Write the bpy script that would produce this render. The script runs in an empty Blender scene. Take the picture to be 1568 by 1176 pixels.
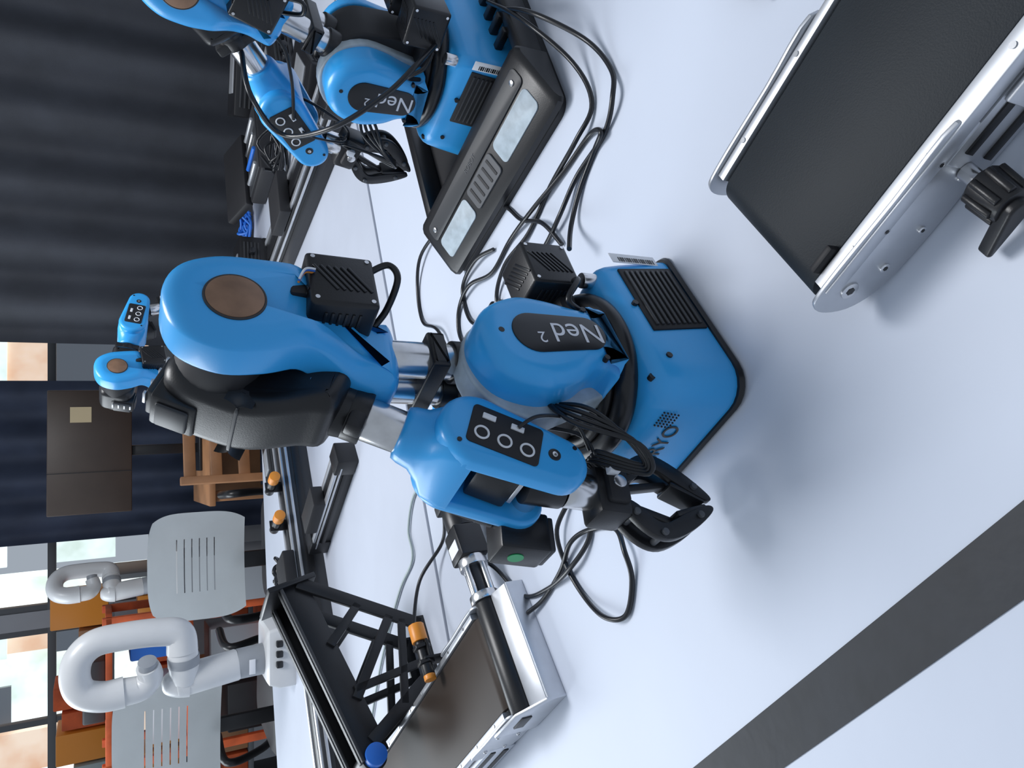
import bpy, bmesh, math, random
from mathutils import Vector, Matrix
random.seed(4)
TZ=0.75
COL=bpy.context.scene.collection
sin,cos,pi=math.sin,math.cos,math.pi

# ---------------------------------------------------------------- materials
def mat(name,col,rough=.5,metal=0.0,vary=0.0,vscale=8,bump=0.0,bscale=120,coat=0.0,emit=0.0,col2=None,spec=.5):
    m=bpy.data.materials.new(name); m.use_nodes=True
    nt=m.node_tree; b=nt.nodes['Principled BSDF']
    b.inputs['Base Color'].default_value=(*col,1)
    b.inputs['Roughness'].default_value=rough
    b.inputs['Metallic'].default_value=metal
    b.inputs['Specular IOR Level'].default_value=spec
    b.inputs['Coat Weight'].default_value=coat
    b.inputs['Coat Roughness'].default_value=.15
    tc=nt.nodes.new('ShaderNodeTexCoord')
    if vary>0 or col2:
        n=nt.nodes.new('ShaderNodeTexNoise'); n.inputs['Scale'].default_value=vscale; n.inputs['Detail'].default_value=4
        nt.links.new(tc.outputs['Object'],n.inputs['Vector'])
        mx=nt.nodes.new('ShaderNodeMix'); mx.data_type='RGBA'
        c2=col2 if col2 else tuple(max(0,c*(1-vary)) for c in col)
        mx.inputs[6].default_value=(*col,1); mx.inputs[7].default_value=(*c2,1)
        rp=nt.nodes.new('ShaderNodeMapRange'); rp.inputs[1].default_value=.35; rp.inputs[2].default_value=.65
        nt.links.new(n.outputs['Fac'],rp.inputs[0]); nt.links.new(rp.outputs[0],mx.inputs[0])
        nt.links.new(mx.outputs[2],b.inputs['Base Color'])
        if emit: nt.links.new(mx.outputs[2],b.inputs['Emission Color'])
    if bump>0:
        n2=nt.nodes.new('ShaderNodeTexNoise'); n2.inputs['Scale'].default_value=bscale; n2.inputs['Detail'].default_value=3
        nt.links.new(tc.outputs['Object'],n2.inputs['Vector'])
        bp=nt.nodes.new('ShaderNodeBump'); bp.inputs['Strength'].default_value=bump; bp.inputs['Distance'].default_value=.002
        nt.links.new(n2.outputs['Fac'],bp.inputs['Height']); nt.links.new(bp.outputs['Normal'],b.inputs['Normal'])
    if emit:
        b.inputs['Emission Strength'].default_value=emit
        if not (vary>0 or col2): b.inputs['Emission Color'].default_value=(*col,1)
    return m
BLUE=mat('blue_plastic',(.036,.40,.88),.36,coat=.3,bump=.03,bscale=900)
BLACK=mat('black_plastic',(.010,.010,.012),.36,vary=.2,bump=.05,bscale=700)
BLACKM=mat('black_matte',(.014,.014,.017),.6,vary=.2)
RUBBER=mat('black_rubber',(.01,.011,.014),.3)
DARKG=mat('dark_grey_plastic',(.035,.037,.042),.45,vary=.2)
MIDG=mat('mid_grey_plastic',(.09,.095,.105),.45,vary=.2)
STEEL=mat('brushed_steel',(.75,.75,.76),.22,1.0,vary=.15,vscale=60)
ALU=mat('satin_aluminium',(.62,.64,.68),.38,.75,vary=.1,vscale=30)
WHITE=mat('white_label',(.8,.82,.86),.5)
FROST=mat('frosted_grey_plastic',(.42,.50,.56),.5,vary=.25,vscale=60)
COPPER=mat('brown_cap',(.32,.185,.115),.45,metal=.2,vary=.35,vscale=40)
TABLE=mat('table_white_laminate',(.585,.635,.74),.5,vary=.05,vscale=3,bump=.15,bscale=30)
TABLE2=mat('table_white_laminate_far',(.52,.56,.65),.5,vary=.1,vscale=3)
BELT=mat('conveyor_belt_black',(.017,.022,.028),.55,vary=.12,vscale=12,bump=.12,bscale=900,spec=.25)
BELTB=mat('conveyor_belt_dark_brown',(.040,.029,.023),.5,vary=.2,vscale=6,spec=.18)
TAPE=mat('black_tape',(.012,.015,.022),.55,vary=.3,vscale=30,bump=.2,bscale=60)
ORANGE=mat('orange_plastic',(.75,.27,.03),.4)
GREEN=mat('green_mark',(.02,.35,.12),.4)
COBOT=mat('white_painted_metal',(.68,.69,.70),.35,vary=.05,coat=.2)
COBOTG=mat('grey_joint_cover',(.30,.32,.35),.4)
CHAIRM=mat('chair_white_plastic',(.66,.70,.72),.45,vary=.06)
CURT=mat('curtain_navy',(.038,.043,.056),.75,vary=.3,vscale=5,bump=.2,bscale=300)
CURT2=mat('curtain_blue',(.050,.068,.12),.7,vary=.3,vscale=5)
WOOD=mat('orange_wood',(.42,.20,.09),.5,vary=.35,vscale=6)
BRONZE=mat('monitor_back',(.055,.038,.03),.45,vary=.15)
POST=mat('sticky_note',(.55,.45,.28),.6)
WALL=mat('wall_paint',(.45,.47,.5),.8,vary=.05)
FLOORM=mat('floor_carpet',(.10,.10,.11),.85,vary=.3,vscale=30)
FRAME=mat('window_frame_metal',(.12,.13,.14),.5)
OUTB=mat('outside_brick_daylight_glow',(.6,.27,.12),.8,col2=(.8,.65,.52),vscale=1.2,emit=.8)  # daylight on the brick is baked in as emission; the wall is no lamp
OUTW=mat('outside_render_daylight_glow',(.85,.97,1.0),.8,col2=(.5,.6,.55),vscale=1.6,emit=1.1)  # pale facade and panes glow in place of sunlight, painted through emission
BLUEC=mat('blue_cable',(.02,.15,.6),.4)
GREYC=mat('grey_cable',(.35,.42,.42),.5)
ORCAB=mat('orange_fabric',(.7,.12,.03),.7,vary=.4)

# ---------------------------------------------------------------- mesh helpers
I4=Matrix.Identity(4)
def root(name,loc=(0,0,0),yaw=0):
    e=bpy.data.objects.new(name,None); COL.objects.link(e)
    e.location=loc; e.rotation_euler=(0,0,yaw); e.empty_display_size=.05
    return e
def fin(name,bm,m,parent,M=I4,ang=35):
    bmesh.ops.recalc_face_normals(bm,faces=bm.faces)
    bm.transform(M)
    me=bpy.data.meshes.new(name); bm.to_mesh(me); bm.free()
    for p in me.polygons: p.use_smooth=True
    me.set_sharp_from_angle(angle=math.radians(ang))
    me.materials.append(m)
    o=bpy.data.objects.new(name,me); COL.objects.link(o)
    if parent: o.parent=parent
    return o
def bev(bm,w,seg=3,ang=30):
    es=[e for e in bm.edges if len(e.link_faces)==2 and e.calc_face_angle(0)>math.radians(ang)]
    if es and w>0: bmesh.ops.bevel(bm,geom=es,offset=w,segments=seg,profile=.5,affect='EDGES',clamp_overlap=True)
def box(name,size,loc,m,parent,M=I4,b=.001,rot=None,seg=2):
    bm=bmesh.new(); bmesh.ops.create_cube(bm,size=1)
    bm.transform(Matrix.Diagonal((*size,1)))
    bev(bm,b,seg)
    T=Matrix.Translation(loc)
    if rot: T=T@rot
    bm.transform(T)
    return fin(name,bm,m,parent,M)
def frame(o,z,y=(0,1,0)):
    z=Vector(z).normalized(); y=Vector(y)
    x=y.cross(z)
    if x.length<1e-4: x=Vector((1,0,0)).cross(z)
    x.normalize(); y=z.cross(x)
    m=Matrix((x,y,z)).transposed().to_4x4(); m.translation=Vector(o)
    return m
def cyl(name,p0,p1,r0,m,parent,M=I4,r1=None,seg=32,b=.0008):
    p0=Vector(p0);p1=Vector(p1); r1=r0 if r1 is None else r1
    bm=bmesh.new(); h=(p1-p0).length
    bmesh.ops.create_cone(bm,cap_ends=True,segments=seg,radius1=r0,radius2=r1,depth=h)
    bev(bm,b,2,50)
    bm.transform(Matrix.Translation((0,0,h/2)))
    bm.transform(frame(p0,p1-p0,(0.01,1,0.02)))
    return fin(name,bm,m,parent,M,40)
def loft(name,secs,m,parent,M=I4,caps=True,b=0,ang=35):
    bm=bmesh.new(); rows=[[bm.verts.new(p) for p in s] for s in secs]; n=len(secs[0])
    for a,c in zip(rows,rows[1:]):
        for i in range(n): bm.faces.new((a[i],a[(i+1)%n],c[(i+1)%n],c[i]))
    if caps: bm.faces.new(rows[0][::-1]); bm.faces.new(rows[-1])
    return fin(name,bm,m,parent,M,ang)
def torus(name,c,axis,R,r,m,parent,M=I4,seg=56,sg=14,sq=1.0):
    T=frame(c,axis,(0.01,1,0.02)); secs=[]
    bm=bmesh.new(); rows=[]
    for i in range(seg):
        a=2*pi*i/seg; rows.append([bm.verts.new(T@Vector(((R+r*cos(t))*cos(a),(R+r*cos(t))*sin(a),sq*r*sin(t)))) for t in [2*pi*j/sg for j in range(sg)]])
    for i in range(seg):
        A=rows[i];B=rows[(i+1)%seg]
        for j in range(sg): bm.faces.new((A[j],A[(j+1)%sg],B[(j+1)%sg],B[j]))
    return fin(name,bm,m,parent,M)
def crom(pts,n=8,closed=False):
    P=[Vector(p) for p in pts]; N=len(P); out=[]
    rng=range(N) if closed else range(N-1)
    for i in rng:
        if closed: a,b,c,d=P[i-1],P[i],P[(i+1)%N],P[(i+2)%N]
        else: a,b,c,d=P[max(i-1,0)],P[i],P[i+1],P[min(i+2,N-1)]
        for k in range(n):
            t=k/n
            out.append(.5*((2*b)+(c-a)*t+(2*a-5*b+4*c-d)*t*t+(-a+3*b-3*c+d)*t**3))
    if not closed: out.append(P[-1])
    return out
def sweep(name,pts,r,m,parent,M=I4,n=8,sg=10,rad=None,smooth=True):
    P=crom(pts,n) if smooth else [Vector(p) for p in pts]
    bm=bmesh.new(); rows=[]; up=Vector((0,0,1)); prev=None
    for i,p in enumerate(P):
        t=(P[min(i+1,len(P)-1)]-P[max(i-1,0)]).normalized()
        if prev is None:
            x=t.cross(up); 
            if x.length<.05: x=t.cross(Vector((1,0,0)))
        else: x=prev-t*prev.dot(t)
        x.normalize(); prev=x; y=t.cross(x)
        rr=r if rad is None else rad(i/(len(P)-1))
        rows.append([bm.verts.new(p+x*rr*cos(a)+y*rr*sin(a)) for a in [2*pi*j/sg for j in range(sg)]])
    for A,B in zip(rows,rows[1:]):
        for j in range(sg): bm.faces.new((A[j],A[(j+1)%sg],B[(j+1)%sg],B[j]))
    bm.faces.new(rows[0][::-1]); bm.faces.new(rows[-1])
    return fin(name,bm,m,parent,M,60)
def capsule(x0,z0,r0,x1,z1,r1,n=18):
    a=Vector((x0,z0));b=Vector((x1,z1));d=b-a;L=d.length;th=math.atan2(d.y,d.x)
    al=math.acos(max(-1,min(1,(r0-r1)/L)))
    out=[]
    for i in range(n+1):
        t=th+al+(2*pi-2*al)*i/n; out.append((a.x+r0*cos(t),a.y+r0*sin(t)))
    for i in range(n+1):
        t=th-al+(2*al)*i/n; out.append((b.x+r1*cos(t),b.y+r1*sin(t)))
    return out
def rrect(hx,hy,r,n=6):
    if not isinstance(r,(list,tuple)): r=[r]*4
    out=[]
    for k,(sx,sy) in enumerate([(1,1),(-1,1),(-1,-1),(1,-1)]):
        for i in range(n+1):
            a=pi/2*k+pi/2*i/n
            out.append((sx*(hx-r[k])+r[k]*cos(a),sy*(hy-r[k])+r[k]*sin(a)))
    return out
def pillow(name,outl,y0,y1,b0,b1,m,parent,M=I4,warp=None,n=5,ang=35):
    P=[Vector((p[0],p[1])) for p in outl]
    Q=[P[0]]
    for p in P[1:]:
        if (p-Q[-1]).length>1e-5: Q.append(p)
    if (Q[0]-Q[-1]).length<1e-5: Q.pop()
    P=Q; N=len(P)
    area=sum(P[i].x*P[(i+1)%N].y-P[(i+1)%N].x*P[i].y for i in range(N))
    if area<0: P.reverse()
    nr=[]
    for i in range(N):
        t=(P[(i+1)%N]-P[i-1]).normalized(); nr.append(Vector((-t.y,t.x)))
    lay=[]
    for k in range(n+1):
        th=pi/2*k/n; lay.append((b0*(1-sin(th)),y0+b0*(1-cos(th))))
        if b0<=0: break
    if b0<=0: lay=[(0,y0)]
    top=[]
    for k in range(n+1):
        th=pi/2*k/n; top.append((b1*(1-cos(th)),y1-b1*(1-sin(th))))
    if b1<=0: top=[(0,y1)]
    lay+=top
    secs=[]
    for ins,y in lay:
        s=[]
        for p,q in zip(P,nr):
            v=Vector((p.x+q.x*ins,y,p.y+q.y*ins))
            if warp: v=warp(v)
            s.append(v)
        secs.append(s)
    return loft(name,secs,m,parent,M,ang=ang)
def text(name,s,size,m,parent,M,ext=.0003):
    c=bpy.data.curves.new(name,'FONT'); c.body=s; c.size=size; c.extrude=ext; c.align_x='CENTER'; c.align_y='CENTER'
    o=bpy.data.objects.new(name+'_tmp',c); COL.objects.link(o)
    dg=bpy.context.evaluated_depsgraph_get(); me=bpy.data.meshes.new_from_object(o.evaluated_get(dg))
    bpy.data.objects.remove(o); me.transform(M); me.materials.clear(); me.materials.append(m)
    q=bpy.data.objects.new(name,me); COL.objects.link(q); q.parent=parent; return q
def basis(o,x,y):
    x=Vector(x).normalized();y=Vector(y).normalized();z=x.cross(y)
    m=Matrix((x,y,z)).transposed().to_4x4(); m.translation=Vector(o); return m
def joined(name,objs):
    """merge a list of mesh objects (same parent) into the first one"""
    base=objs[0]; bm=bmesh.new(); mats=[]
    for o in objs:
        mt=o.data.materials[0]
        if mt not in mats: mats.append(mt)
        k=len(bm.faces); bm.from_mesh(o.data); bm.faces.ensure_lookup_table()
        for f in bm.faces[k:]: f.material_index=mats.index(mt)
    me=bpy.data.meshes.new(name); bm.to_mesh(me); bm.free()
    for mt in mats: me.materials.append(mt)
    par=base.parent
    for o in objs: bpy.data.objects.remove(o)
    o=bpy.data.objects.new(name,me); COL.objects.link(o); o.parent=par; return o

# ---------------------------------------------------------------- blue desktop robot arm
def motor(name,c,s,par,M,slat=True):
    p=[box(name,s,c,BLACK,par,M,.0035,seg=3)]
    c=Vector(c)
    for i in range(6):
        o=(i-2.5)*s[2]*.1
        p.append(box('slat',(s[0]*.55,.0012,.0022),(c.x,c.y+s[1]/2+.0004,c.z+o),RUBBER,par,M,.0004,Matrix.Rotation(.6,4,'Y')))
        p.append(box('slat',(.0012,s[1]*.55,.0022),(c.x+s[0]/2+.0004,c.y,c.z+o),RUBBER,par,M,.0004))
        p.append(box('slat',(s[0]*.55,.0022,.0012),(c.x,c.y+o,c.z+s[2]/2+.0004),RUBBER,par,M,.0004,Matrix.Rotation(.6,4,'Z')))
    for sx in(-1,1):
        for sz in(-1,1):
            q=Vector((c.x+sx*s[0]*.4,c.y+s[1]/2,c.z+sz*s[2]*.4))
            p.append(cyl('screw',q-Vector((0,.001,0)),q+Vector((0,.0006,0)),.0018,STEEL,par,M,seg=12,b=0))
    return joined(name,p)

def robot(name,loc,yb,ya,S,E,W,gd,full=True,ext=False):
    r=root(name,loc,yb)
    sec=lambda h,z,rf,rb:[(x,y,z) for x,y in rrect(h,h,[rf,rb,rb,rf])]
    loft('base_skirt',[sec(.0895,.0,.03,.014),sec(.091,.003,.03,.014),sec(.0895,.007,.03,.014)],RUBBER,r)
    loft('base_shell',[sec(.0875,.006,.03,.014),sec(.0865,.02,.03,.014),sec(.0825,.06,.03,.014),sec(.0805,.076,.03,.014),
        sec(.0785,.083,.03,.014),sec(.075,.088,.03,.014),sec(.070,.091,.03,.014),sec(.060,.0935,.03,.014),sec(.045,.095,.03,.014)],BLUE,r,ang=60)
    torus('base_ring',(0,0,.099),(0,0,1),.071,.0105,RUBBER,r)
    torus('base_ring_groove',(0,0,.110),(0,0,1),.060,.006,BLACK,r)
    cyl('turret',(0,0,.09),(0,0,.12),.062,BLACKM,r,r1=.052)
    tilt=Matrix.Rotation(math.radians(5.7),4,'X')
    MV=Matrix.Translation((-.026,.0852,.039))@tilt
    box('vent_panel',(.082,.003,.060),(0,0,0),BLACKM,r,MV,.001)
    sl=[box('vent_slats',(.072,.0022,.0032),(0,.0022,-.024+i*.0060),DARKG,r,MV,.0006) for i in range(9)]
    joined('vent_slats',sl)
    lb=[box('barcode_label',(.013,.0008,.055),(-.0795,.0862,.045),WHITE,r,I4,.0002)]
    for i in range(16):
        lb.append(box('bar',(.006,.0004,.0012+.0006*(i%3)),(-.0775,.0867,.022+i*.0028),BLACK,r,I4,0))
    joined('barcode_label',lb)
    text('base_lettering','NIRYO',.022,BLACK,r,basis((.0845,-.002,.050),(0,1,0),(-.1,0,1)))
    dots=[cyl('speaker_holes',(.0845-.0008*j,.030+.0035*i,.058+.0035*j),(.0857-.0008*j,.030+.0035*i,.058+.0035*j),.0009,BLACK,r,seg=8,b=0) for i in range(6) for j in range(5)]
    joined('speaker_holes',dots)
    cyl('power_button',(-.066,.066,.085),(-.066,.066,.103),.0075,STEEL,r)
    for q in [(.045,.0815,.068),(-.02,.0825,.072),(.0,.0845,.045),(.06,.070,.0885)]:
        cyl('base_screw',(q[0],q[1]-.003,q[2]),(q[0],q[1]+.0015,q[2]),.003,BLACK,r,seg=14,b=0)
    A=Matrix.Rotation(ya-yb,4,'Z')
    for i in range(4):
        box('rear_plug',(.03,.012,.01),(-.098,-.045+.03*i,.03),BLACK,r,I4,.002)
    # shoulder
    sx,sz=S
    pillow('shoulder_core',capsule(sx,sz,.044,0,.125,.048),-.045,.03,.01,.004,BLACKM,r,A)
    band=capsule(sx+.018,sz+.002,.0545,sx+.013,.130,.040)
    pillow('shoulder_band',band,.014,.042,.008,.003,FROST,r,A)
    cx=sx+.014
    pl=crom([(cx,sz+.053,0),(cx+.033,sz+.040,0),(cx+.047,sz+.006,0),(cx+.041,sz-.028,0),(cx+.030,sz-.048,0),(cx+.028,sz-.060,0),(cx+.034,sz-.071,0),
             (cx-.034,sz-.071,0),(cx-.034,sz-.060,0),(cx-.037,sz-.045,0),(cx-.045,sz-.015,0),(cx-.046,sz+.012,0),(cx-.030,sz+.042,0)],6,True)
    pl=[(p.x,p.y) for p in pl]
    pillow('shoulder_cover',pl,.036,.080,.003,.015,BLUE,r,A,n=7)
    pillow('shoulder_nameplate',capsule(cx,sz+.006,.0205,cx-.001,sz-.046,.0175),.0795,.0812,0,.0006,RUBBER,r,A,n=2)
    text('shoulder_lettering','Ned',.029,ALU,r,A@basis((cx-.001,.0813,sz-.035),(0,0,1),(1,0,0)))
    text('shoulder_lettering_index','2',.016,ALU,r,A@basis((cx+.005,.0813,sz+.001),(0,0,1),(1,0,0)))
    for q in [(cx-.002,sz+.036),(cx+.024,sz-.056),(cx-.029,sz-.053)]:
        cyl('cover_screw',(q[0],.075,q[1]),(q[0],.0803,q[1]),.0026,BLACK,r,A,seg=14,b=0)
    pillow('shoulder_back_cover',capsule(sx,sz,.045,0,.125,.036),-.066,-.043,.012,.003,BLUE,r,A)
    motor('shoulder_motor',(-.085,.045,.135),(.052,.046,.05),r,A)
    motor('shoulder_motor_rear',(-.080,-.025,.140),(.045,.04,.045),r,A)
    box('shoulder_motor_mount',(.06,.08,.02),(-.055,.01,.118),BLACKM,r,A,.004)
    # upper arm
    S3=Vector((sx,0,sz));E3=Vector((E[0],0,E[1])); L=(E3-S3).length
    U=A@frame(S3,E3-S3)
    for y in(.018,-.018):
        cyl('upper_arm_tube',(0,y,.02),(0,y,L-.09),.0155,STEEL,r,U)
        cyl('upper_arm_socket',(0,y,.03),(0,y,.055),.0185,BLACK,r,U)
    pillow('upper_arm_strap',[(p[0],p[1]) for p in rrect(.0175,.008,.002)],-.037,.037,.004,.004,BLACK,r,U@Matrix.Translation((0,0,L-.163)))
    el=crom([(-.004,L+.046,0),(.025,L+.037,0),(.040,L+.010,0),(.039,L-.020,0),(.032,L-.045,0),(.029,L-.065,0),(.034,L-.090,0),(.037,L-.110,0),(.033,L-.126,0),(0,L-.130,0),
             (-.027,L-.126,0),(-.026,L-.105,0),(-.026,L-.085,0),(-.034,L-.062,0),(-.045,L-.050,0),(-.047,L-.020,0),(-.045,L+.012,0),(-.031,L+.037,0)],6,True)
    el=[(p.x,p.y) for p in el]
    def wp(v):
        k=(v.z-(L-.105))/.065; k=max(0,min(1,k)); k=k*k*(3-2*k)
        s=(v.y+.036)/.074
        lo=-.036+(.034+.036)*k; hi=.038+.036*k
        return Vector((v.x,lo+(hi-lo)*s,v.z))
    pillow('elbow_cover',el,-.036,.038,.012,.018,BLUE,r,U,warp=wp,n=8,ang=60)
    cyl('elbow_cap',(0,.072,L),(0,.0755,L),.0195,COPPER,r,U,b=.0005,seg=48)
    torus('elbow_cap_ring',(0,.0742,L),(0,1,0),.0202,.0010,DARKG,r,U)
    for q in[(.014,L+.029),(-.033,L-.034),(.024,L-.030)]:
        cyl('elbow_screw',(q[0],.064,q[1]),(q[0],.0725,q[1]),.0025,BLACK,r,U,seg=14,b=0)
    box('motor_socket',(.024,.020,.022),(-.026,.060,L-.050),BLACKM,r,U,.002)
    motor('elbow_motor',(-.026,.054,L-.077),(.052,.046,.052),r,U)
    # forearm
    W3=Vector((W[0],0,W[1])); L2=(W3-E3).length
    F=A@frame(E3,W3-E3)
    cyl('elbow_axle',(0,-.05,0),(0,.036,0),.034,BLACKM,r,F)
    fo=crom([(0,-.034,0),(.024,-.031,0),(.034,-.012,0),(.035,.02,0),(.033,.050,0),(.027,.075,0),(.022,.092,0),(-.022,.092,0),(-.030,.073,0),(-.036,.048,0),(-.038,.02,0),(-.037,-.014,0),(-.026,-.032,0)],5,True)
    fo=[(p.x,p.y) for p in fo]
    def kf(z):
        k=max(0,min(1,(z-.02)/.07)); return k*k*(3-2*k)
    def wf(v): return Vector((v.x,v.y+.027*kf(v.z),v.z))
    pillow('forearm_housing',fo,-.058,.010,.016,.014,BLACK,r,F,warp=wf,n=7,ang=60)
    pillow('forearm_housing_seam',rrect(.0385,.0016,.0008),-.0592,.0112,.012,.012,DARKG,r,F@Matrix.Translation((0,0,.026)))
    for q in [(-.02,.005),(-.017,.045),(.014,.05),(-.008,.068)]:
        ys=.0104+.027*kf(q[1])
        cyl('housing_screw_rim',(q[0],ys-.008,q[1]),(q[0],ys+.0003,q[1]),.0042,RUBBER,r,F,seg=16,b=0)
        cyl('housing_screw',(q[0],ys-.004,q[1]),(q[0],ys+.0008,q[1]),.0026,STEEL,r,F,seg=12,b=0)
    box('forearm_servo',(.046,.036,.034),(-.018,-.030,-.018),BLACK,r,F,.003)
    box('forearm_servo_horn',(.036,.028,.006),(-.018,-.030,-.037),DARKG,r,F,.002)
    box('forearm_servo_face',(.004,.026,.024),(-.042,-.030,-.018),DARKG,r,F,.002)
    for i in range(4):
        box('servo_slot',(.003,.012,.002),(-.036+.012*i,-.024,-.0405),ALU,r,F,.0003)
    cyl('forearm_collar',(0,0,.083),(0,0,.102),.024,BLACK,r,F,r1=.021)
    box('forearm_clamp',(.052,.014,.014),(.0,.012,.108),BLACK,r,F,.003)
    cyl('forearm_clamp_ring',(0,0,.100),(0,0,.115),.0215,BLACK,r,F)
    cyl('forearm_tube',(0,0,.09),(0,0,L2-.10),.0175,STEEL,r,F)
    # wrist fork
    z0=L2-.120
    ws=[]
    for z,hx,hy,rr in[(0,.018,.018,.0179),(.001,.0215,.0215,.021),(.006,.0235,.0235,.023),(.016,.024,.025,.022),(.026,.0265,.032,.020),(.034,.030,.041,.016),(.052,.031,.043,.012),(.058,.030,.042,.010),(.059,.024,.036,.008)]:
        ws.append([(x,y,z0+z) for x,y in rrect(hx,hy,rr)])
    loft('wrist_shell',ws,BLUE,r,F,ang=60)
    pillow('wrist_fork_front',capsule(0,z0+.052,.031,0,L2+.004,.0235),.024,.044,.004,.008,BLUE,r,F,n=6)
    pillow('wrist_fork_rear',capsule(0,z0+.052,.030,0,L2-.005,.024),-.044,-.027,.008,.004,BLUE,r,F,n=6)
    pillow('button_panel',rrect(.0185,.030,.004),.0435,.0452,0,.0006,BLACKM,r,F@Matrix.Translation((0,0,z0+.074)),n=2)
    for i,zz in enumerate((.055,.074,.093)):
        torus('panel_button',(-.007,.0455,z0+zz),(0,1,0),.0055,.0009,WHITE,r,F,seg=28,sg=8)
    for zz in(.058,.082):
        box('panel_socket',(.005,.002,.011),(.0095,.0455,z0+zz),WHITE,r,F,.0004)
    cyl('wrist_screw',(0,.040,L2-.004),(0,.0447,L2-.004),.0055,BLACK,r,F,seg=20)
    cyl('wrist_screw_head',(0,.0445,L2-.004),(0,.0455,L2-.004),.0025,STEEL,r,F,seg=12)
    for q in[(-.02,z0+.040),(.014,L2+.012)]:
        cyl('wrist_cover_screw',(q[0],.040,q[1]),(q[0],.0445,q[1]),.002,BLACK,r,F,seg=10,b=0)
    box('wrist_servo',(.034,.046,.036),(.0,-.002,L2-.036),BLACK,r,F,.003)
    box('wrist_servo_plate',(.030,.030,.004),(.0,-.002,L2-.016),ALU,r,F,.001)
    box('wrist_servo_side',(.03,.012,.05),(-.004,-.050,L2-.040),BLACK,r,F,.003)
    cyl('wrist_axle',(0,-.048,L2),(0,.03,L2),.011,STEEL,r,F)
    G0=A@frame(W3,Vector((gd[0],0,gd[1])))
    G=G0@Matrix.Translation((0,0,.014))
    box('gripper_servo',(.036,.034,.046),(-.022,-.052,.004),BLACK,r,G0,.003)
    box('gripper_servo_cap',(.032,.030,.006),(-.022,-.052,.029),DARKG,r,G0,.002)
    cyl('servo_mark_front',(-.0395,-.052,.000),(-.0408,-.052,.000),.007,GREEN,r,G0,b=0)
    cyl('wrist_output',(0,0,-.012),(0,0,.022),.017,BLACK,r,G0)
    cyl('wrist_flange',(0,0,.010),(0,0,.036),.0155,STEEL,r,G)
    box('gripper_body',(.052,.034,.032),(0,0,.05),BLACK,r,G,.005)
    box('gripper_body_front',(.034,.046,.020),(0,.0,.052),BLACKM,r,G,.003)
    cyl('gripper_bolt',(0,.022,.052),(0,.0255,.052),.006,STEEL,r,G)
    box('gripper_connector',(.009,.008,.010),(.010,.026,.046),WHITE,r,G,.001)
    for s in(-1,1):
        fg=crom([(s*.008,.062,0),(s*.022,.064,0),(s*.038,.082,0),(s*.041,.102,0),(s*.028,.128,0),(s*.010,.150,0),(s*.003,.152,0),(s*.004,.142,0),(s*.016,.118,0),(s*.026,.100,0),(s*.024,.088,0),(s*.012,.074,0)],4,True)
        for y in(-.013,.006):
            pillow('gripper_finger',[(p.x,p.y) for p in fg],y,y+.007,.001,.001,BLACK,r,G,n=2)
        box('gripper_pad',(.006,.024,.036),(s*.009,0,.130),RUBBER,r,G,.002,Matrix.Rotation(-s*.35,4,'Y'))
        for q in[(.020,.070),(.036,.094),(.014,.136)]:
            cyl('finger_pin',(s*q[0],-.016,q[1]),(s*q[0],.016,q[1]),.0032,MIDG,r,G,seg=16)
        pillow('gripper_link',capsule(s*.008,.070,.0035,s*.018,.112,.003),-.004,.004,.001,.001,BLACK,r,G,n=2)
    gw=lambda p:G@Vector(p)
    aw=lambda p:A@Vector(p)
    uw=lambda p:U@Vector(p)
    fw=lambda p:F@Vector(p)
    if full:
        for k in range(4):
            o=.005*k
            sweep('arm_cable',[aw((.045,.02+o,sz-.01)),aw((.07+o,.055,sz-.03+o)),aw((.10+o,.065,.14-o)),aw((.125+o*.6,.05,.115)),gw((.022,.03-o,.03)),gw((.012,.024-o,.046))],.0021,RUBBER,r)
        sweep('arm_cable_tube',[uw((.02,-.03,.05)),uw((.035,-.03,.09)),uw((.03,-.03,.13)),fw((.02,-.02,.08))],.002,RUBBER,r)
        sweep('motor_cable',[uw((-.045,.066,L-.100)),uw((-.052,.072,L-.117)),uw((-.040,.07,L-.124)),uw((-.024,.05,L-.118)),uw((-.014,.038,L-.108))],.0028,RUBBER,r)
        sweep('motor_cable_lower',[aw((-.06,.07,.12)),aw((-.045,.085,.13)),aw((-.025,.08,.145)),aw((-.02,.07,.125))],.0028,RUBBER,r)
        sweep('wrist_cable',[gw((-.016,-.05,-.02)),gw((.02,-.03,-.06)),gw((.05,.0,-.04)),gw((.045,.02,.02)),gw((.02,.015,.04))],.0018,RUBBER,r)
        sweep('plug_wire',[fw((.0095,.047,z0+.082)),fw((.022,.055,z0+.095)),fw((.045,.04,z0+.13)),gw((.03,.02,.03))],.0016,RUBBER,r)
        for i,mm in enumerate((ORANGE,BLUEC,WHITE)):
            sweep('motor_wire',[uw((-.020,.074+.002*i,L-.044)),uw((-.026,.079+.002*i,L-.048)),uw((-.030,.076+.002*i,L-.056))],.0009,mm,r,sg=6)
    if ext:
        sweep('external_cable',[aw((-.07,.07,.12)),aw((-.06,.115,.155)),aw((-.02,.125,.185)),aw((.04,.12,.235)),fw((-.01,.065,L2-.06)),fw((-.01,.07,L2-.13)),fw((0,.02,L2-.155))],.0034,RUBBER,r)
        sweep('external_cable',[fw((.02,.0,.085)),fw((.05,.03,.12)),fw((.04,.045,.16)),fw((.0095,.047,z0+.06))],.0022,RUBBER,r)
    return r

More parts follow.
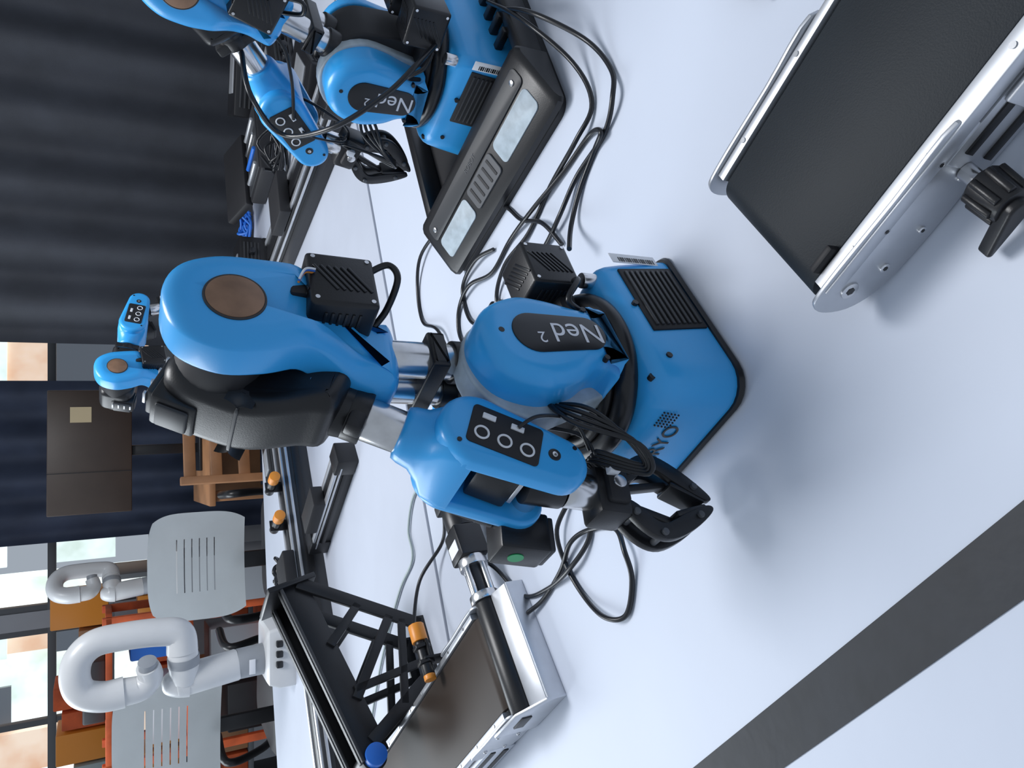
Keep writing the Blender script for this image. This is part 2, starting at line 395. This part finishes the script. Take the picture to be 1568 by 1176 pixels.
yawof=lambda v:math.atan2(v[1],v[0])
robot('blue_robot_arm',(.005,.588,TZ),yawof((-.752,-.66)),yawof((-.8,-.6)),(0,.187),(-.013,.420),(.110,.188),(.23,-.973))
robot('blue_robot_arm',(.441,.96,TZ+.013),yawof((-.5,.866)),yawof((-.6,.8)),(0,.187),(-.065,.415),(.137,.231),(.2,-.97),ext=True)
robot('blue_robot_arm',(.02,1.95,TZ),yawof((-.7,-.7)),yawof((-.8,-.6)),(0,.187),(.03,.47),(-.20,.42),(-.3,-.9),full=False)

# ---------------------------------------------------------------- grey and black enclosure in front of / under the second arm
def case():
    r=root('robot_base_enclosure',(.43,1.0,TZ),yawof((-.5,.866)))
    f=lambda x0,x1,y0,y1,z,rr=.02:[((x0+x1)/2+x,(y0+y1)/2+y,z) for x,y in rrect((x1-x0)/2,(y1-y0)/2,rr)]
    loft('tray_floor',[f(-.165,.175,-.13,.20,.0),f(-.165,.175,-.13,.20,.008),f(-.162,.172,-.127,.196,.0115)],BLACKM,r)
    # wedge shaped front body with a sloping fascia (profile in y-z swept along x)
    prof=[(.106,.010),(.106,.052),(.111,.057),(.120,.057),(.194,.024),(.200,.018),(.200,.010)]
    secs=[]
    for x,k in((-.172,.86),(-.168,.96),(-.160,1),(.166,1),(.174,.96),(.178,.86)):
        secs.append([(x,.153+(y-.153)*k,.010+(z-.010)*k) for y,z in prof])
    loft('front_body',secs,BLACK,r)
    t=Vector((0,.074,-.033)).normalized()
    T=basis((.003,.157,.0405),(-1,0,0),-t)
    n=Vector((0,.033,.074)).normalized()
    if (T.to_3x3()@Vector((0,0,1))).dot(n)<0: T=T@Matrix.Diagonal((1,1,-1,1))
    def plate(nm,cx,cy,hx,hy,h,m,rr=.006):
        secs=[[(cx+x*k,cy+y*k,z) for x,y in rrect(hx,hy,rr)] for z,k in((-.002,1),(h*.7,1),(h,.985))]
        return loft(nm,secs,m,r,T)
    plate('upper_fascia',0,.020,.155,.013,.0022,DARKG,.008)
    plate('centre_grille',0,-.014,.040,.017,.0026,MIDG,.006)
    plate('side_window',.100,-.014,.050,.017,.0016,FROST,.008)
    plate('side_window',-.100,-.014,.050,.017,.0016,FROST,.008)
    for i in range(5): plate('grille_bar',-.028+.014*i,-.014,.0022,.013,.0034,BLACKM,.001)
    for x in(-.140,.140): cyl('fascia_rivet',T@Vector((x,.020,0)),T@Vector((x,.020,.004)),.004,STEEL,r)
    text('fascia_lettering','ROBOT',.010,MIDG,r,T@Matrix.Translation((0,.020,.0024)))
    for x in(-.158,.168):
        box('end_wall',(.020,.235,.034),(x,-.010,.026),BLACK,r,I4,.005)
case()

# ---------------------------------------------------------------- conveyors
def conveyor(name,loc,xdir,length,beltm,mt=False):
    r=root(name,loc,yawof(xdir)); ln=length
    out=capsule(0,.036,.019,ln,.036,.019,24)
    pillow('belt',out,-.062,.062,.001,.001,beltm,r,n=2)
    for s in(-1,1):
        y=s*.068
        w=.004 if (mt or s>0) else .007
        yc=y if w==.004 else y-.003
        pillow('side_rail',[(-.004,.058),(ln,.058),(ln,.046),(-.004,.046)],yc-w,yc+w,.0008,.0008,ALU,r,n=2)
        ep=[(p.x,p.y) for p in crom([(-.022,.040,0),(-.018,.056,0),(.0,.061,0),(.07,.0605,0),(.125,.060,0),(.125,.030,0),(.10,.008,0),(.06,.002,0),(.01,.004,0),(-.014,.018,0)],4,True)]
        pillow('end_plate',ep,min(y+s*.005,y+s*.0085),max(y+s*.005,y+s*.0085),.0008,.0008,ALU,r,n=2)
        box('frame_profile',(ln-.1,.030,.040),(.1+(ln-.1)/2,s*.062,.022),ALU,r,I4,.001)
        for zz in(.012,.032):
            box('profile_slot',(ln-.11,.002,.007),(.11+(ln-.11)/2,s*.0775,zz),BLACK,r,I4,.0003)
        for q in[(.0,.036,.007),(.022,.020,.004),(.055,.015,.003),(.05,.048,.003),(.10,.048,.003),(.095,.02,.003)]:
            cyl('plate_screw',(q[0],s*.075,q[1]),(q[0],s*.078,q[1]),q[2],STEEL,r,seg=18)
            cyl('screw_recess',(q[0],s*.077,q[1]),(q[0],s*.0783,q[1]),q[2]*.5,BLACK,r,seg=6,b=0)
        for i in range(int(ln/.07)):
            cyl('rail_screw',(.03+i*.07,yc,.0575),(.03+i*.07,yc,.059),.0022,STEEL,r,seg=12,b=0)
    cyl('idler_roller',(0,-.066,.036),(0,.066,.036),.013,BLACK,r)
    for x in (.25,ln-.08):
        for s in(-1,1):
            box('support_foot',(.02,.02,.006),(x,s*.05,.003),BLACK,r,I4,.001)
    if not mt:
        box('scale_strip',(.2,.001,.012),(.32,-.0795,.034),BLACK,r,I4,.0002)
        box('knob_bracket',(.09,.004,.04),(.19,-.081,.024),ALU,r,I4,.001)
        cyl('bracket_screw',(.18,-.083,.026),(.18,-.087,.026),.008,STEEL,r)
        cyl('knob_stem',(.10,-.077,.022),(.10,-.098,.022),.006,STEEL,r)
        cyl('knob_body',(.10,-.092,.022),(.10,-.118,.022),.0145,BLACK,r,r1=.0125,seg=10,b=.002)
        for k in range(8):
            a=2*pi*k/8
            cyl('knob_rib',(.10+.0135*cos(a),-.094,.022+.0135*sin(a)),(.10+.0125*cos(a),-.115,.022+.0125*sin(a)),.0028,BLACK,r,seg=10,b=.0005)
        pillow('knob_lever',capsule(.100,.022,.008,.070,.012,.0025),-.124,-.114,.002,.002,BLACK,r,n=3)
        box('roller_guard',(.022,.006,.016),(.012,-.060,.056),BLACKM,r,I4,.002)
    else:
        cyl('drive_roller',(-.020,-.078,.036),(-.020,.075,.036),.0175,BLACK,r)
        box('front_plate',(.030,.160,.004),(-.052,0,.030),ALU,r,I4,.001,Matrix.Rotation(-.35,4,'Y'))
        box('front_plate_lip',(.004,.160,.026),(-.068,0,.013),ALU,r,I4,.001)
        pillow('front_end_plate',[(-.070,.0),(-.070,.028),(-.035,.058),(.03,.062),(.03,.002)],.078,.082,.001,.001,ALU,r,n=2)
        box('end_label',(.032,.002,.014),(-.010,.0828,.038),DARKG,r,I4,.0004)
        cyl('coupling_flange',(-.02,-.078,.036),(-.02,-.090,.036),.021,STEEL,r)
        cyl('coupling_neck',(-.02,-.088,.036),(-.02,-.140,.036),.010,DARKG,r)
        for a in range(4):
            t=a*pi/2+.4
            cyl('coupling_post',(-.02+.016*cos(t),-.088,.036+.016*sin(t)),(-.02+.016*cos(t),-.135,.036+.016*sin(t)),.0045,STEEL,r,seg=12)
        cyl('coupling_ring',(-.02,-.132,.036),(-.02,-.146,.036),.021,STEEL,r)
        box('gear_motor',(.044,.050,.044),(-.02,-.171,.036),BLACK,r,I4,.004)
        cyl('gear_motor_cap',(-.02,-.196,.036),(-.02,-.236,.036),.021,BLACK,r)
        box('motor_driver',(.044,.018,.044),(-.02,-.243,.036),DARKG,r,I4,.003)
        box('motor_label',(.030,.018,.001),(-.02,-.165,.0585),WHITE,r,I4,.0002)
        box('sensor_bracket',(.030,.004,.07),(.15,-.082,.045),BLACK,r,I4,.001)
        box('sensor_bracket_arm',(.030,.03,.004),(.15,-.096,.07),BLACK,r,I4,.001)
        cyl('sensor_body',(.15,-.060,.075),(.15,-.118,.075),.009,BLACK,r)
        for y in(-.076,-.100): cyl('sensor_nut',(.15,y,.075),(.15,y-.006,.075),.014,BLACK,r,seg=6)
        cyl('sensor_cap',(.15,-.112,.075),(.15,-.140,.075),.0125,ORANGE,r,seg=10)
        cyl('sensor_lens',(.15,-.060,.075),(.15,-.052,.075),.009,ORANGE,r)
    return r
conveyor('conveyor_belt',(.122,.396,TZ),(.69,-.724),.62,BELT)
conv2=conveyor('conveyor_belt',(-.372,.870,TZ),(-.69,.724),.55,BELTB,True)

# ---------------------------------------------------------------- inclined chute on truss legs
def chute():
    r=root('inclined_feeder_chute',(-.450,1.205,TZ),yawof((.73,.68)))
    P0=Vector((.14,0,.215)); P1=Vector((-.165,0,.135)); d=P1-P0
    M=frame(P0,d)
    ln=d.length
    for y in(.0,.075):
        box('channel_wall',(.050,.008,ln),(.0,y,ln/2),BLACK,r,M,.001)
        box('channel_flange',(.005,.022,ln),(.021,y,ln/2),DARKG,r,M,.001)
    box('channel_floor',(.005,.078,ln-.02),(-.008,.0375,ln/2),BLACK,r,M,.001)
    box('channel_insert',(.010,.045,ln-.05),(-.001,.0375,ln/2),DARKG,r,M,.003)
    box('channel_head',(.085,.10,.010),(.0,.0375,0),BLACK,r,M,.002)
    cyl('end_roller',(0,.0,ln),(0,.075,ln),.020,BLACK,r,M)
    cyl('end_roller_cap',(0,-.014,ln),(0,.002,ln),.017,BLUEC,r,M)
    for y in(-.005,.080):
        def bar(a,b,w=.012):
            a=Vector((a[0],y,a[1]));b=Vector((b[0],y,b[1])); F=frame(a,b-a)
            box('truss_bar',(w,.008,(b-a).length),(0,0,(b-a).length/2),BLACK,r,F,.001)
        bar((.14,.205),(.03,.008),.022); bar((-.145,.135),(-.055,.008),.022); bar((-.065,.008),(.045,.008),.018)
        bar((.085,.11),(.02,.17),.015); bar((.055,.06),(-.075,.145),.016); bar((-.035,.012),(-.06,.145),.013); bar((-.10,.07),(.045,.04),.013)
chute()

# ---------------------------------------------------------------- rails on far table
FZ=TZ
def rail(name,loc,xdir,ln,m1=DARKG,w=.09,h=.07,sens=()):
    r=root(name,loc,yawof(xdir))
    box('profile',(ln,w,h),(0,0,h/2),m1,r,I4,.002)
    box('top_groove',(ln*.99,w*.3,.004),(0,0,h+.001),BLACK,r,I4,.001)
    for s in(-1,1):
        box('silver_edge',(ln,.014,.006),(0,s*w*.38,h+.002),ALU,r,I4,.001)
        box('side_slot',(ln*.99,.004,h*.28),(0,s*(w/2+.001),h*.5),BLACK,r,I4,.001)
        box('side_lip',(ln,.004,h*.1),(0,s*(w/2+.002),h*.85),ALU,r,I4,.001)
        box('end_block',(.05,w*1.15,h*1.2),(s*ln/2,0,h*.6),BLACK,r,I4,.004)
    box('carriage',(.12,w*1.1,.03),(ln*.1,0,h+.018),BLACKM,r,I4,.004)
    for k in sens:
        cyl('end_sensor',(ln*k,w*.3,h+.03),(ln*k,-w*.4,h+.03),.012,BLACK,r)
        cyl('end_sensor_cap',(ln*k,-w*.4,h+.03),(ln*k,-w*.4-.03,h+.03),.014,ORANGE,r)
        box('end_sensor_bracket',(.03,.004,.05),(ln*k,0,h+.02),BLACK,r,I4,.001)
    return r
rail('linear_rail',(-.60,1.85,FZ),(.825,.565),1.25,sens=(.22,.31))
rail('linear_rail',(.52,2.0,FZ),(-.25,.60),.75,BLACK,.12,.06)
rail('linear_rail',(-.28,1.755,FZ),(-.69,.71),.32,BLACK,.05,.04)

# ---------------------------------------------------------------- tables
def slab(name,poly,z,th,m,legs=True):
    r=root(name,(0,0,0))
    bm=bmesh.new(); vs=[bm.verts.new((x,y,z)) for x,y in poly]; f=bm.faces.new(vs)
    g=bmesh.ops.extrude_face_region(bm,geom=[f]); 
    for v in g['geom']:
        if isinstance(v,bmesh.types.BMVert): v.co.z-=th
    bev(bm,.003,2); fin('table_top',bm,m,r)
    if legs:
        cx=sum(p[0] for p in poly)/len(poly);cy=sum(p[1] for p in poly)/len(poly)
        for x,y in poly:
            X=cx+(x-cx)*.93;Y=cy+(y-cy)*.93
            cyl('table_leg',(X,Y,0),(X,Y,z-th),.025,FRAME,r)
    return r
d=Vector((.895,.446)); a=Vector((.11,1.38))
q0=a-d*2.2;q1=a+d*1.6
slab('worktable',[tuple(q0),(q0.x+.7,q0.y-1.6),(q1.x+.5,q1.y-2.4),tuple(q1)],TZ,.03,TABLE)
nrm=Vector((-.446,.895))
p0=q0+nrm*.010;p1=q1+nrm*.010
slab('worktable',[tuple(p0),tuple(p1),(p1.x-.3,3.05),(-.75,2.65),(-2.1,2.2)],FZ,.03,TABLE2)
def tape():
    n=Vector((.7,.714)).normalized();t=Vector((.714,-.70)).normalized()
    c=n*.1045; bm=bmesh.new()
    pts=[c+n*.0215-t*.95,c-n*.0215-t*.95,c-n*.0215+t*.3,c+n*.0215+t*.3]
    vs=[bm.verts.new((p.x,p.y,TZ+.0012)) for p in pts]
    f=bm.faces.new(vs); g=bmesh.ops.extrude_face_region(bm,geom=[f])
    for v in g['geom']:
        if isinstance(v,bmesh.types.BMVert): v.co.z-=.001
    fin('table_tape_strip',bm,TAPE,None)
tape()

# ---------------------------------------------------------------- white cobots
def cobot(name,loc,yaw=0,sc=1.0,th=1.0):
    r=root(name,loc,yaw); r.scale=(sc,sc,sc)
    loft('base_box',[[(x,y,z) for x,y in rrect(.105*k,.10*k,.012)] for z,k in((0,1),(.05,1),(.085,.9),(.092,.8))],COBOT,r)
    for i in range(3):
        box('base_connector',(.022,.02,.022),(-.02+.035*i,-.10,.055),BLACK,r,I4,.004)
    cyl('base_ring',(-.025,0,.085),(-.03,0,.175),.056*th,COBOTG,r,r1=.054*th)
    cyl('column',(-.03,0,.17),(-.055,0,.37),.056*th,COBOT,r,b=.01)
    sweep('shoulder_dome',[(-.056,0,.33),(-.057,0,.37),(-.058,0,.41)],.056,COBOT,r,rad=lambda t:th*.056*math.sqrt(max(0.05,1-t*t*.93)),sg=28,n=6)
    cyl('shoulder_joint',(-.056,-.01,.34),(.06,-.02,.35),.050*th,COBOT,r,b=.01)
    cyl('shoulder_ring',(.005,-.015,.345),(.035,-.018,.347),.053*th,COBOTG,r)
    sweep('upper_link',[(.05,-.02,.35),(.11,-.02,.36),(.125,-.02,.42),(.128,-.02,.52),(.12,-.02,.60),(.08,-.02,.645),(.02,-.02,.655),(-.03,-.02,.635),(-.052,-.02,.58),(-.05,-.02,.52)],.046,COBOT,r,sg=24,rad=lambda t:th*(.052-.006*sin(pi*t)))
    cyl('elbow_ring',(-.051,-.02,.535),(-.05,-.02,.52),.049*th,COBOTG,r)
    sweep('wrist_link',[(-.05,-.02,.525),(-.045,-.02,.47),(-.01,-.03,.445),(.03,-.05,.455)],.045,COBOT,r,sg=24,rad=lambda t:th*(.047-.010*t))
    cyl('tool_flange',(.025,-.048,.453),(.05,-.06,.456),.030*th,COBOTG,r)
    box('label',(.05,.002,.02),(-.03,-.055*th-.001,.135),WHITE,r,I4,.0004)
    return r
cobot('white_robot_arm',(-.80,2.30,FZ),.0,.86,.93)
def pedestal():
    r=root('equipment_pedestal',(-1.02,4.25,0))
    box('pedestal_column',(.26,.26,.90),(0,0,.45),COBOTG,r,I4,.01)
    box('pedestal_top',(.36,.36,.03),(0,0,.915),COBOT,r,I4,.005)
pedestal()
cobot('white_robot_arm',(-1.02,4.25,.93),.9,.80)

# ---------------------------------------------------------------- chairs
def chair(name,x,y,yaw,top=1.15,w=.5,hb=.32):
    r=root(name,(x,y,0),yaw)
    zs=.62
    bm=bmesh.new()
    nx,nz=24,90; vs={}
    zb=top-hb
    for i in range(nx+1):
        for j in range(nz+1):
            u=i/nx-.5; v=j/nz
            ww=w*(1-.16*(2*v-1)**4)
            vs[i,j]=bm.verts.new((u*ww,.10*(u*u)*-1+.05*v-.18,zb+v*hb*(1-.10*(2*u)**4*(v-.5))))
    for i in range(nx):
        for j in range(nz):
            if 6<=i<nx-6 and 22<=j<nz-24 and j%7==0: continue
            bm.faces.new((vs[i,j],vs[i+1,j],vs[i+1,j+1],vs[i,j+1]))
    bmesh.ops.solidify(bm,geom=bm.faces,thickness=.012)
    fin('chair_back',bm,CHAIRM,r,ang=50)
    loft('chair_seat',[[(px,py+.06,z) for px,py in rrect(.22*k,.22*k,.08)] for z,k in((zs-.05,.9),(zs-.03,1),(zs+.01,1),(zs+.03,.9))],BLACKM,r)
    cyl('chair_column',(0,.05,.12),(0,.05,zs-.04),.03,FRAME,r)
    for k in range(5):
        t=2*pi*k/5
        sweep('chair_base_leg',[(0,.05,.14),(.13*cos(t),.05+.13*sin(t),.12),(.24*cos(t),.05+.24*sin(t),.07)],.02,BLACK,r)
        cyl('chair_caster',(.24*cos(t)-.012,.05+.24*sin(t),.03),(.24*cos(t)+.012,.05+.24*sin(t),.03),.03,BLACK,r)
    for s in(-1,1):
        sweep('chair_armrest',[(s*.20,.05,zs-.02),(s*.24,.02,zs+.05),(s*.24,-.02,zs+.19),(s*.23,.18,zs+.20)],.016,BLACK,r)
    box('chair_back_bracket',(.06,.024,zb-zs+.06),(0,-.150,(zb+zs)/2+.02),BLACK,r,I4,.008)
    return r
chair('office_chair',-.67,3.05,.1,1.11,.38)
chair('office_chair',-1.28,3.15,-.1,1.22,.44,.36)

# ---------------------------------------------------------------- monitor & desk
def monitor():
    r=root('desktop_monitor',(-.33,4.15,.80),.1)
    box('screen_shell',(.60,.03,.36),(0,0,.50),BRONZE,r,I4,.006)
    box('screen_bezel',(.58,.006,.34),(0,.018,.50),BLACK,r,I4,.003)
    box('shell_seam',(.003,.032,.36),(.10-.20,-.001,.50),BLACK,r,I4,0)
    box('stand_post',(.05,.03,.36),(0,.03,.19),BLACK,r,I4,.004)
    box('stand_foot',(.24,.18,.015),(0,.03,.0075),BLACK,r,I4,.004)
    box('sticky_note',(.075,.002,.09),(.18,-.0165,.54),POST,r,I4,0)
monitor()
def desk():
    r=root('wooden_desk',(-.15,4.2,0),.1)
    box('desk_top',(.95,.7,.03),(0,0,.785),WOOD,r,I4,.004)
    for x in(-.43,.43):
        for y in(-.3,.3): box('desk_leg',(.05,.05,.77),(x,y,.385),WOOD,r,I4,.003)
    box('desk_panel',(.85,.02,.3),(0,.28,.6),WOOD,r,I4,.003)
desk()
def stool(x,y,yaw):
    r=root('wooden_chair',(x,y,0),yaw)
    box('chair_seat',(.42,.42,.03),(0,0,.5),WOOD,r,I4,.01)
    for sx in(-1,1):
        box('chair_rear_leg',(.035,.035,.95),(sx*.19,.19,.475),WOOD,r,I4,.004)
        box('chair_front_leg',(.035,.035,.49),(sx*.19,-.19,.245),WOOD,r,I4,.004)
    for z in(.68,.80,.91): box('chair_rung',(.36,.02,.05),(0,.19,z),WOOD,r,I4,.005)
stool(-.19,3.42,.3)

# ---------------------------------------------------------------- clutter
def ctrl(x,y,yaw,s=(.2,.14,.07),z=FZ):
    r=root('controller_box',(x,y,z),yaw)
    box('case',s,(0,0,s[2]/2),BLACK,r,I4,.006)
    for i in range(5): box('fin',(s[0]*.8,.004,.006),(0,-s[1]/2-.001,s[2]*(.2+.15*i)),DARKG,r,I4,.001)
    box('panel',(s[0]*.5,s[1]*.5,.004),(0,0,s[2]+.001),ALU,r,I4,.001)
    for i in range(3): cyl('plug',(-.05+.05*i,-s[1]/2,s[2]*.5),(-.05+.05*i,-s[1]/2-.03,s[2]*.5),.01,RUBBER,r)
ctrl(.95,2.3,.5); ctrl(.40,2.78,.2,(.22,.14,.08)); ctrl(1.1,2.75,-.3,(.30,.16,.10)); ctrl(.82,1.95,.9,(.22,.10,.05)); ctrl(-.25,2.45,.6,(.16,.10,.04))
def toolcase(x,y,yaw):
    r=root('open_tool_case',(x,y,FZ),yaw)
    box('case_bottom',(.30,.20,.05),(0,0,.025),BLACKM,r,I4,.008)
    box('case_foam',(.27,.17,.006),(0,0,.051),DARKG,r,I4,.002)
    R=Matrix.Translation((0,.10,.05))@Matrix.Rotation(-1.25,4,'X')
    box('case_lid',(.30,.03,.14),(0,.0,.075),BLACKM,r,R,.008)
    for i in range(4): cyl('tool',(-.1+.06*i,-.06,.058),(-.1+.06*i,.06,.058),.007,(ALU,BLUEC,STEEL,ALU)[i],r)
toolcase(.80,2.64,.4)
def paper(x,y,yaw):
    r=root('paper_stack',(x,y,FZ),yaw)
    for i in range(3): box('sheet',(.21,.297,.002),(0,0,.001+.002*i),WHITE,r,Matrix.Rotation(.12*i,4,'Z'),.0002)
paper(.22,2.35,.5)
def bundle(name,c,R,n,m,zb=FZ):
    P=[]
    for k in range(n):
        pts=[]
        a0=random.random()*6
        rr=R*random.uniform(.5,1)
        for i in range(9):
            a=a0+i*.95
            pts.append((c[0]+rr*cos(a)*random.uniform(.7,1.2),c[1]+rr*.6*sin(a)*random.uniform(.7,1.2),zb+.006+.012*k*random.random()+.03*random.random()))
        P.append(sweep(name,pts,.005,m,None,sg=8,n=5))
    return joined(name,P)
bundle('blue_cable_bundle',(.60,2.93),.06,4,BLUEC)
bundle('black_cable_bundle',(.72,2.32),.09,5,RUBBER)
bundle('black_cable_bundle',(-.56,2.25),.05,4,RUBBER)
bundle('black_cable_bundle',(.05,2.62),.08,3,RUBBER)
def rack():
    r=root('orange_equipment_rack',(-1.55,4.35,0),.1)
    for x in(-.35,.35):
        for y in(-.2,.2): box('rack_post',(.04,.04,1.25),(x,y,.625),ORCAB,r,I4,.004)
    for z in(.45,.85,1.22): box('rack_shelf',(.74,.44,.03),(0,0,z),ORCAB,r,I4,.003)
    for i,(x,z,s,m) in enumerate(((-.2,.465,(.25,.3,.2),BLACKM),(.12,.465,(.22,.3,.28),COBOTG),(-.15,.865,(.3,.3,.18),WHITE),(.2,.865,(.16,.25,.26),BLUEC),(.0,1.235,(.3,.25,.10),DARKG))):
        box('rack_item',s,(x,0,z+s[2]/2),m,r,I4,.01)
rack()

# ---------------------------------------------------------------- room shell
def curtain(name,x0,y0,x1,y1,z0,z1,m,amp=.05,wl=.17):
    n=int(math.hypot(x1-x0,y1-y0)/.012); bm=bmesh.new(); rows=[]
    dx,dy=x1-x0,y1-y0; L=math.hypot(dx,dy); nx,ny=-dy/L,dx/L
    for i in range(n+1):
        t=i/n; s=t*L
        row=[]
        for j,z in enumerate((z0,z0+(z1-z0)*.33,z0+(z1-z0)*.66,z1)):
            o=amp*(1.15-.1*j)*sin(2*pi*s/wl+.8*sin(s*3.1)+.15*j)+amp*.4*sin(2*pi*s/(wl*2.7)+1)
            row.append(bm.verts.new((x0+dx*t+nx*o,y0+dy*t+ny*o,z)))
        rows.append(row)
    for A,B in zip(rows,rows[1:]):
        for j in range(3): bm.faces.new((A[j],B[j],B[j+1],A[j+1]))
    fin(name,bm,m,None,ang=80)
curtain('curtain',.16,3.45,3.4,3.0,.02,2.75,CURT,.035,.24)
curtain('curtain',-.98,5.35,.02,5.35,.02,2.75,CURT2,.04,.25)
box('floor',(9,9,.05),(0,2.2,-.025),FLOORM,None,I4,0)
YB=6.0
box('wall_back_lower',(9,.12,.9),(0,YB,.45),WALL,None,I4,0)
box('wall_back_upper',(9,.12,.35),(0,YB,2.75),WALL,None,I4,0)
k=0
for x in (-4.4,-3.0,-1.6,-.3,1.0,4.4):
    box('wall_back_pier',(.12,.12,1.7),(x,YB,1.74),WALL,None,I4,0)
for x0,x1 in((-4.4,-3.0),(-3.0,-1.6),(-1.6,-.3),(-.3,1.0)):
    k+=1; r=root('window_%d'%k,((x0+x1)/2,YB,0))
    w=(x1-x0)-.12
    for z in(.93,1.55,2.55): box('frame_rail',(w,.06,.05),(0,-.03,z),FRAME,r,I4,.002)
    for x in(-w/2+.02,0,w/2-.02): box('frame_stile',(.04,.05,1.64),(x,-.03,1.74),FRAME,r,I4,.002)
box('wall_right',(.1,6.5,2.9),(3.6,2.8,1.45),WALL,None,I4,0)
def outside():
    r=root('street_building',(0,11,0))
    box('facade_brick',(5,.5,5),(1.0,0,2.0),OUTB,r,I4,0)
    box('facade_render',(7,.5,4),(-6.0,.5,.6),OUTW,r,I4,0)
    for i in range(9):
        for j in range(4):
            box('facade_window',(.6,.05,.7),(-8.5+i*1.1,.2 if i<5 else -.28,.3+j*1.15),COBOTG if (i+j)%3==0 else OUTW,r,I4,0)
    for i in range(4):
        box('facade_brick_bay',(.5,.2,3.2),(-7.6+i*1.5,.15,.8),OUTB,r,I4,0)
outside()
def shelf():
    r=root('storage_shelf',(-1.9,5.2,0),0)
    for z in(.4,.8,1.2): box('shelf_board',(1.5,.35,.03),(0,0,z),FRAME,r,I4,.002)
    for x in(-.74,.74): box('shelf_side',(.03,.35,1.25),(x,0,.625),FRAME,r,I4,.002)
    cols=[ORANGE,WHITE,ORCAB,BLACKM,GREYC,WOOD,ORCAB]
    for z in(.415,.815,1.215):
        x=-.65
        while x<.6:
            w=random.uniform(.08,.2);h=random.uniform(.12,.3)
            box('stored_bin',(w,.25,h),(x+w/2,-.02,z+h/2),random.choice(cols),r,I4,.008); x+=w+.02
shelf()

# ---------------------------------------------------------------- cables lying on the table (x, y[, height])
def cable(v,par=None):
    o=sweep('black_cable' if par is None else 'supply_cable',[(p[0],p[1],TZ+.004+(p[2] if len(p)>2 else .006*(i%3==1))) for i,p in enumerate(v)],.003,RUBBER,None)
    if par:
        o.parent=par
        o.matrix_parent_inverse=(Matrix.Translation(par.location)@par.rotation_euler.to_matrix().to_4x4()).inverted()
CB=[
[(.154,.706,.03),(.190,.738),(.232,.728),(.268,.700),(.283,.678),(.290,.708),(.262,.762),(.226,.832),(.200,.90),(.162,.955),(.150,1.02),(.115,1.07),(.07,1.06),(.04,.98),(.05,.90)],
[(.480,.835,.05),(.440,.755,.052),(.396,.702,.012),(.352,.668),(.317,.656),(.283,.68),(.248,.735),(.205,.765),(.175,.81),(.15,.86),(.11,.87)],
[(.505,.870,.05),(.440,.775,.052),(.378,.726,.012),(.325,.704),(.288,.728),(.250,.795),(.200,.850),(.165,.905),(.12,.94),(.07,.90)],
[(.172,.768),(.205,.805),(.222,.868),(.250,.915),(.275,.985),(.268,1.07),(.262,1.14),(.225,1.215),(.17,1.245),(.11,1.22),(.09,1.14),(.03,1.08),(.0,.98)],
[(.195,.95),(.185,1.0),(.15,1.055),(.10,1.03),(.09,.97),(.12,.93)],
]
for v in CB: cable(v)
cable([(-.24,.98,.03),(-.262,.935),(-.285,.865),(-.26,.80),(-.22,.74),(-.18,.71),(-.145,.71)],conv2)
cable([(-.14,.75),(-.18,.77),(-.22,.76),(-.25,.72),(-.26,.67),(-.25,.64),(-.21,.63),(-.18,.635),(-.16,.66),(-.17,.71),(-.19,.74),(-.23,.77),(-.275,.81),(-.30,.84)],conv2)
cable([(-.20,1.06,.03),(-.26,1.12),(-.33,1.16,.03),(-.39,1.11,.06),(-.405,1.055,.075)],conv2)
sweep('grey_cable',[(-.16,1.18,TZ+.004),(-.20,1.26,TZ+.004),(-.27,1.29,TZ+.004),(-.32,1.27,TZ+.004),(-.40,1.34,TZ+.004),(-.58,1.45,TZ+.004),(-.80,1.54,TZ+.004)],.0024,GREYC,None)
def adapter():
    r=root('power_adapter',(.365,.470,TZ),.6)
    box('adapter_body',(.05,.03,.025),(0,0,.0125),BLACK,r,I4,.005)
    cyl('adapter_strain_relief',(-.025,0,.012),(-.045,0,.010),.005,RUBBER,r,r1=.003)
    sweep('adapter_cord',[(.025,0,.012),(.06,.01,.004),(.12,.03,.004),(.2,.02,.004)],.003,RUBBER,r)
adapter()

# ---------------------------------------------------------------- light
w=bpy.data.worlds.new('World'); bpy.context.scene.world=w; w.use_nodes=True
bg=w.node_tree.nodes['Background']; bg.inputs[0].default_value=(.77,.87,1,1); bg.inputs[1].default_value=.45
def area(name,loc,rot,sx,sy,e,col):
    l=bpy.data.lights.new(name,'AREA'); l.shape='RECTANGLE'; l.size=sx; l.size_y=sy; l.energy=e; l.color=col
    o=bpy.data.objects.new(name,l); COL.objects.link(o); o.location=loc; o.rotation_euler=rot
area('window_daylight',(-2.6,3.2,2.4),(math.radians(-50),0,math.radians(40)),2.4,1.6,75,(.87,.94,1))
area('ceiling_light',(.3,1.5,2.9),(0,0,0),.9,.9,46,(.97,.98,1))

# ---------------------------------------------------------------- camera (phone held sideways, tilted 29 degrees down)
pt=math.radians(29); c_,s_=cos(pt),sin(pt)
cd=bpy.data.cameras.new('camera'); cam=bpy.data.objects.new('camera',cd); COL.objects.link(cam)
cd.sensor_width=36; cd.lens=26; cd.clip_start=.02
F=Vector((0,c_,-s_));Uv=Vector((0,s_,c_));R=Vector((1,0,0))
M=Matrix((-Uv,R,-F)).transposed().to_4x4(); M.translation=(0,0,1.25)
cam.matrix_world=M
bpy.context.scene.camera=cam
bpy.context.scene.view_settings.view_transform='Standard'
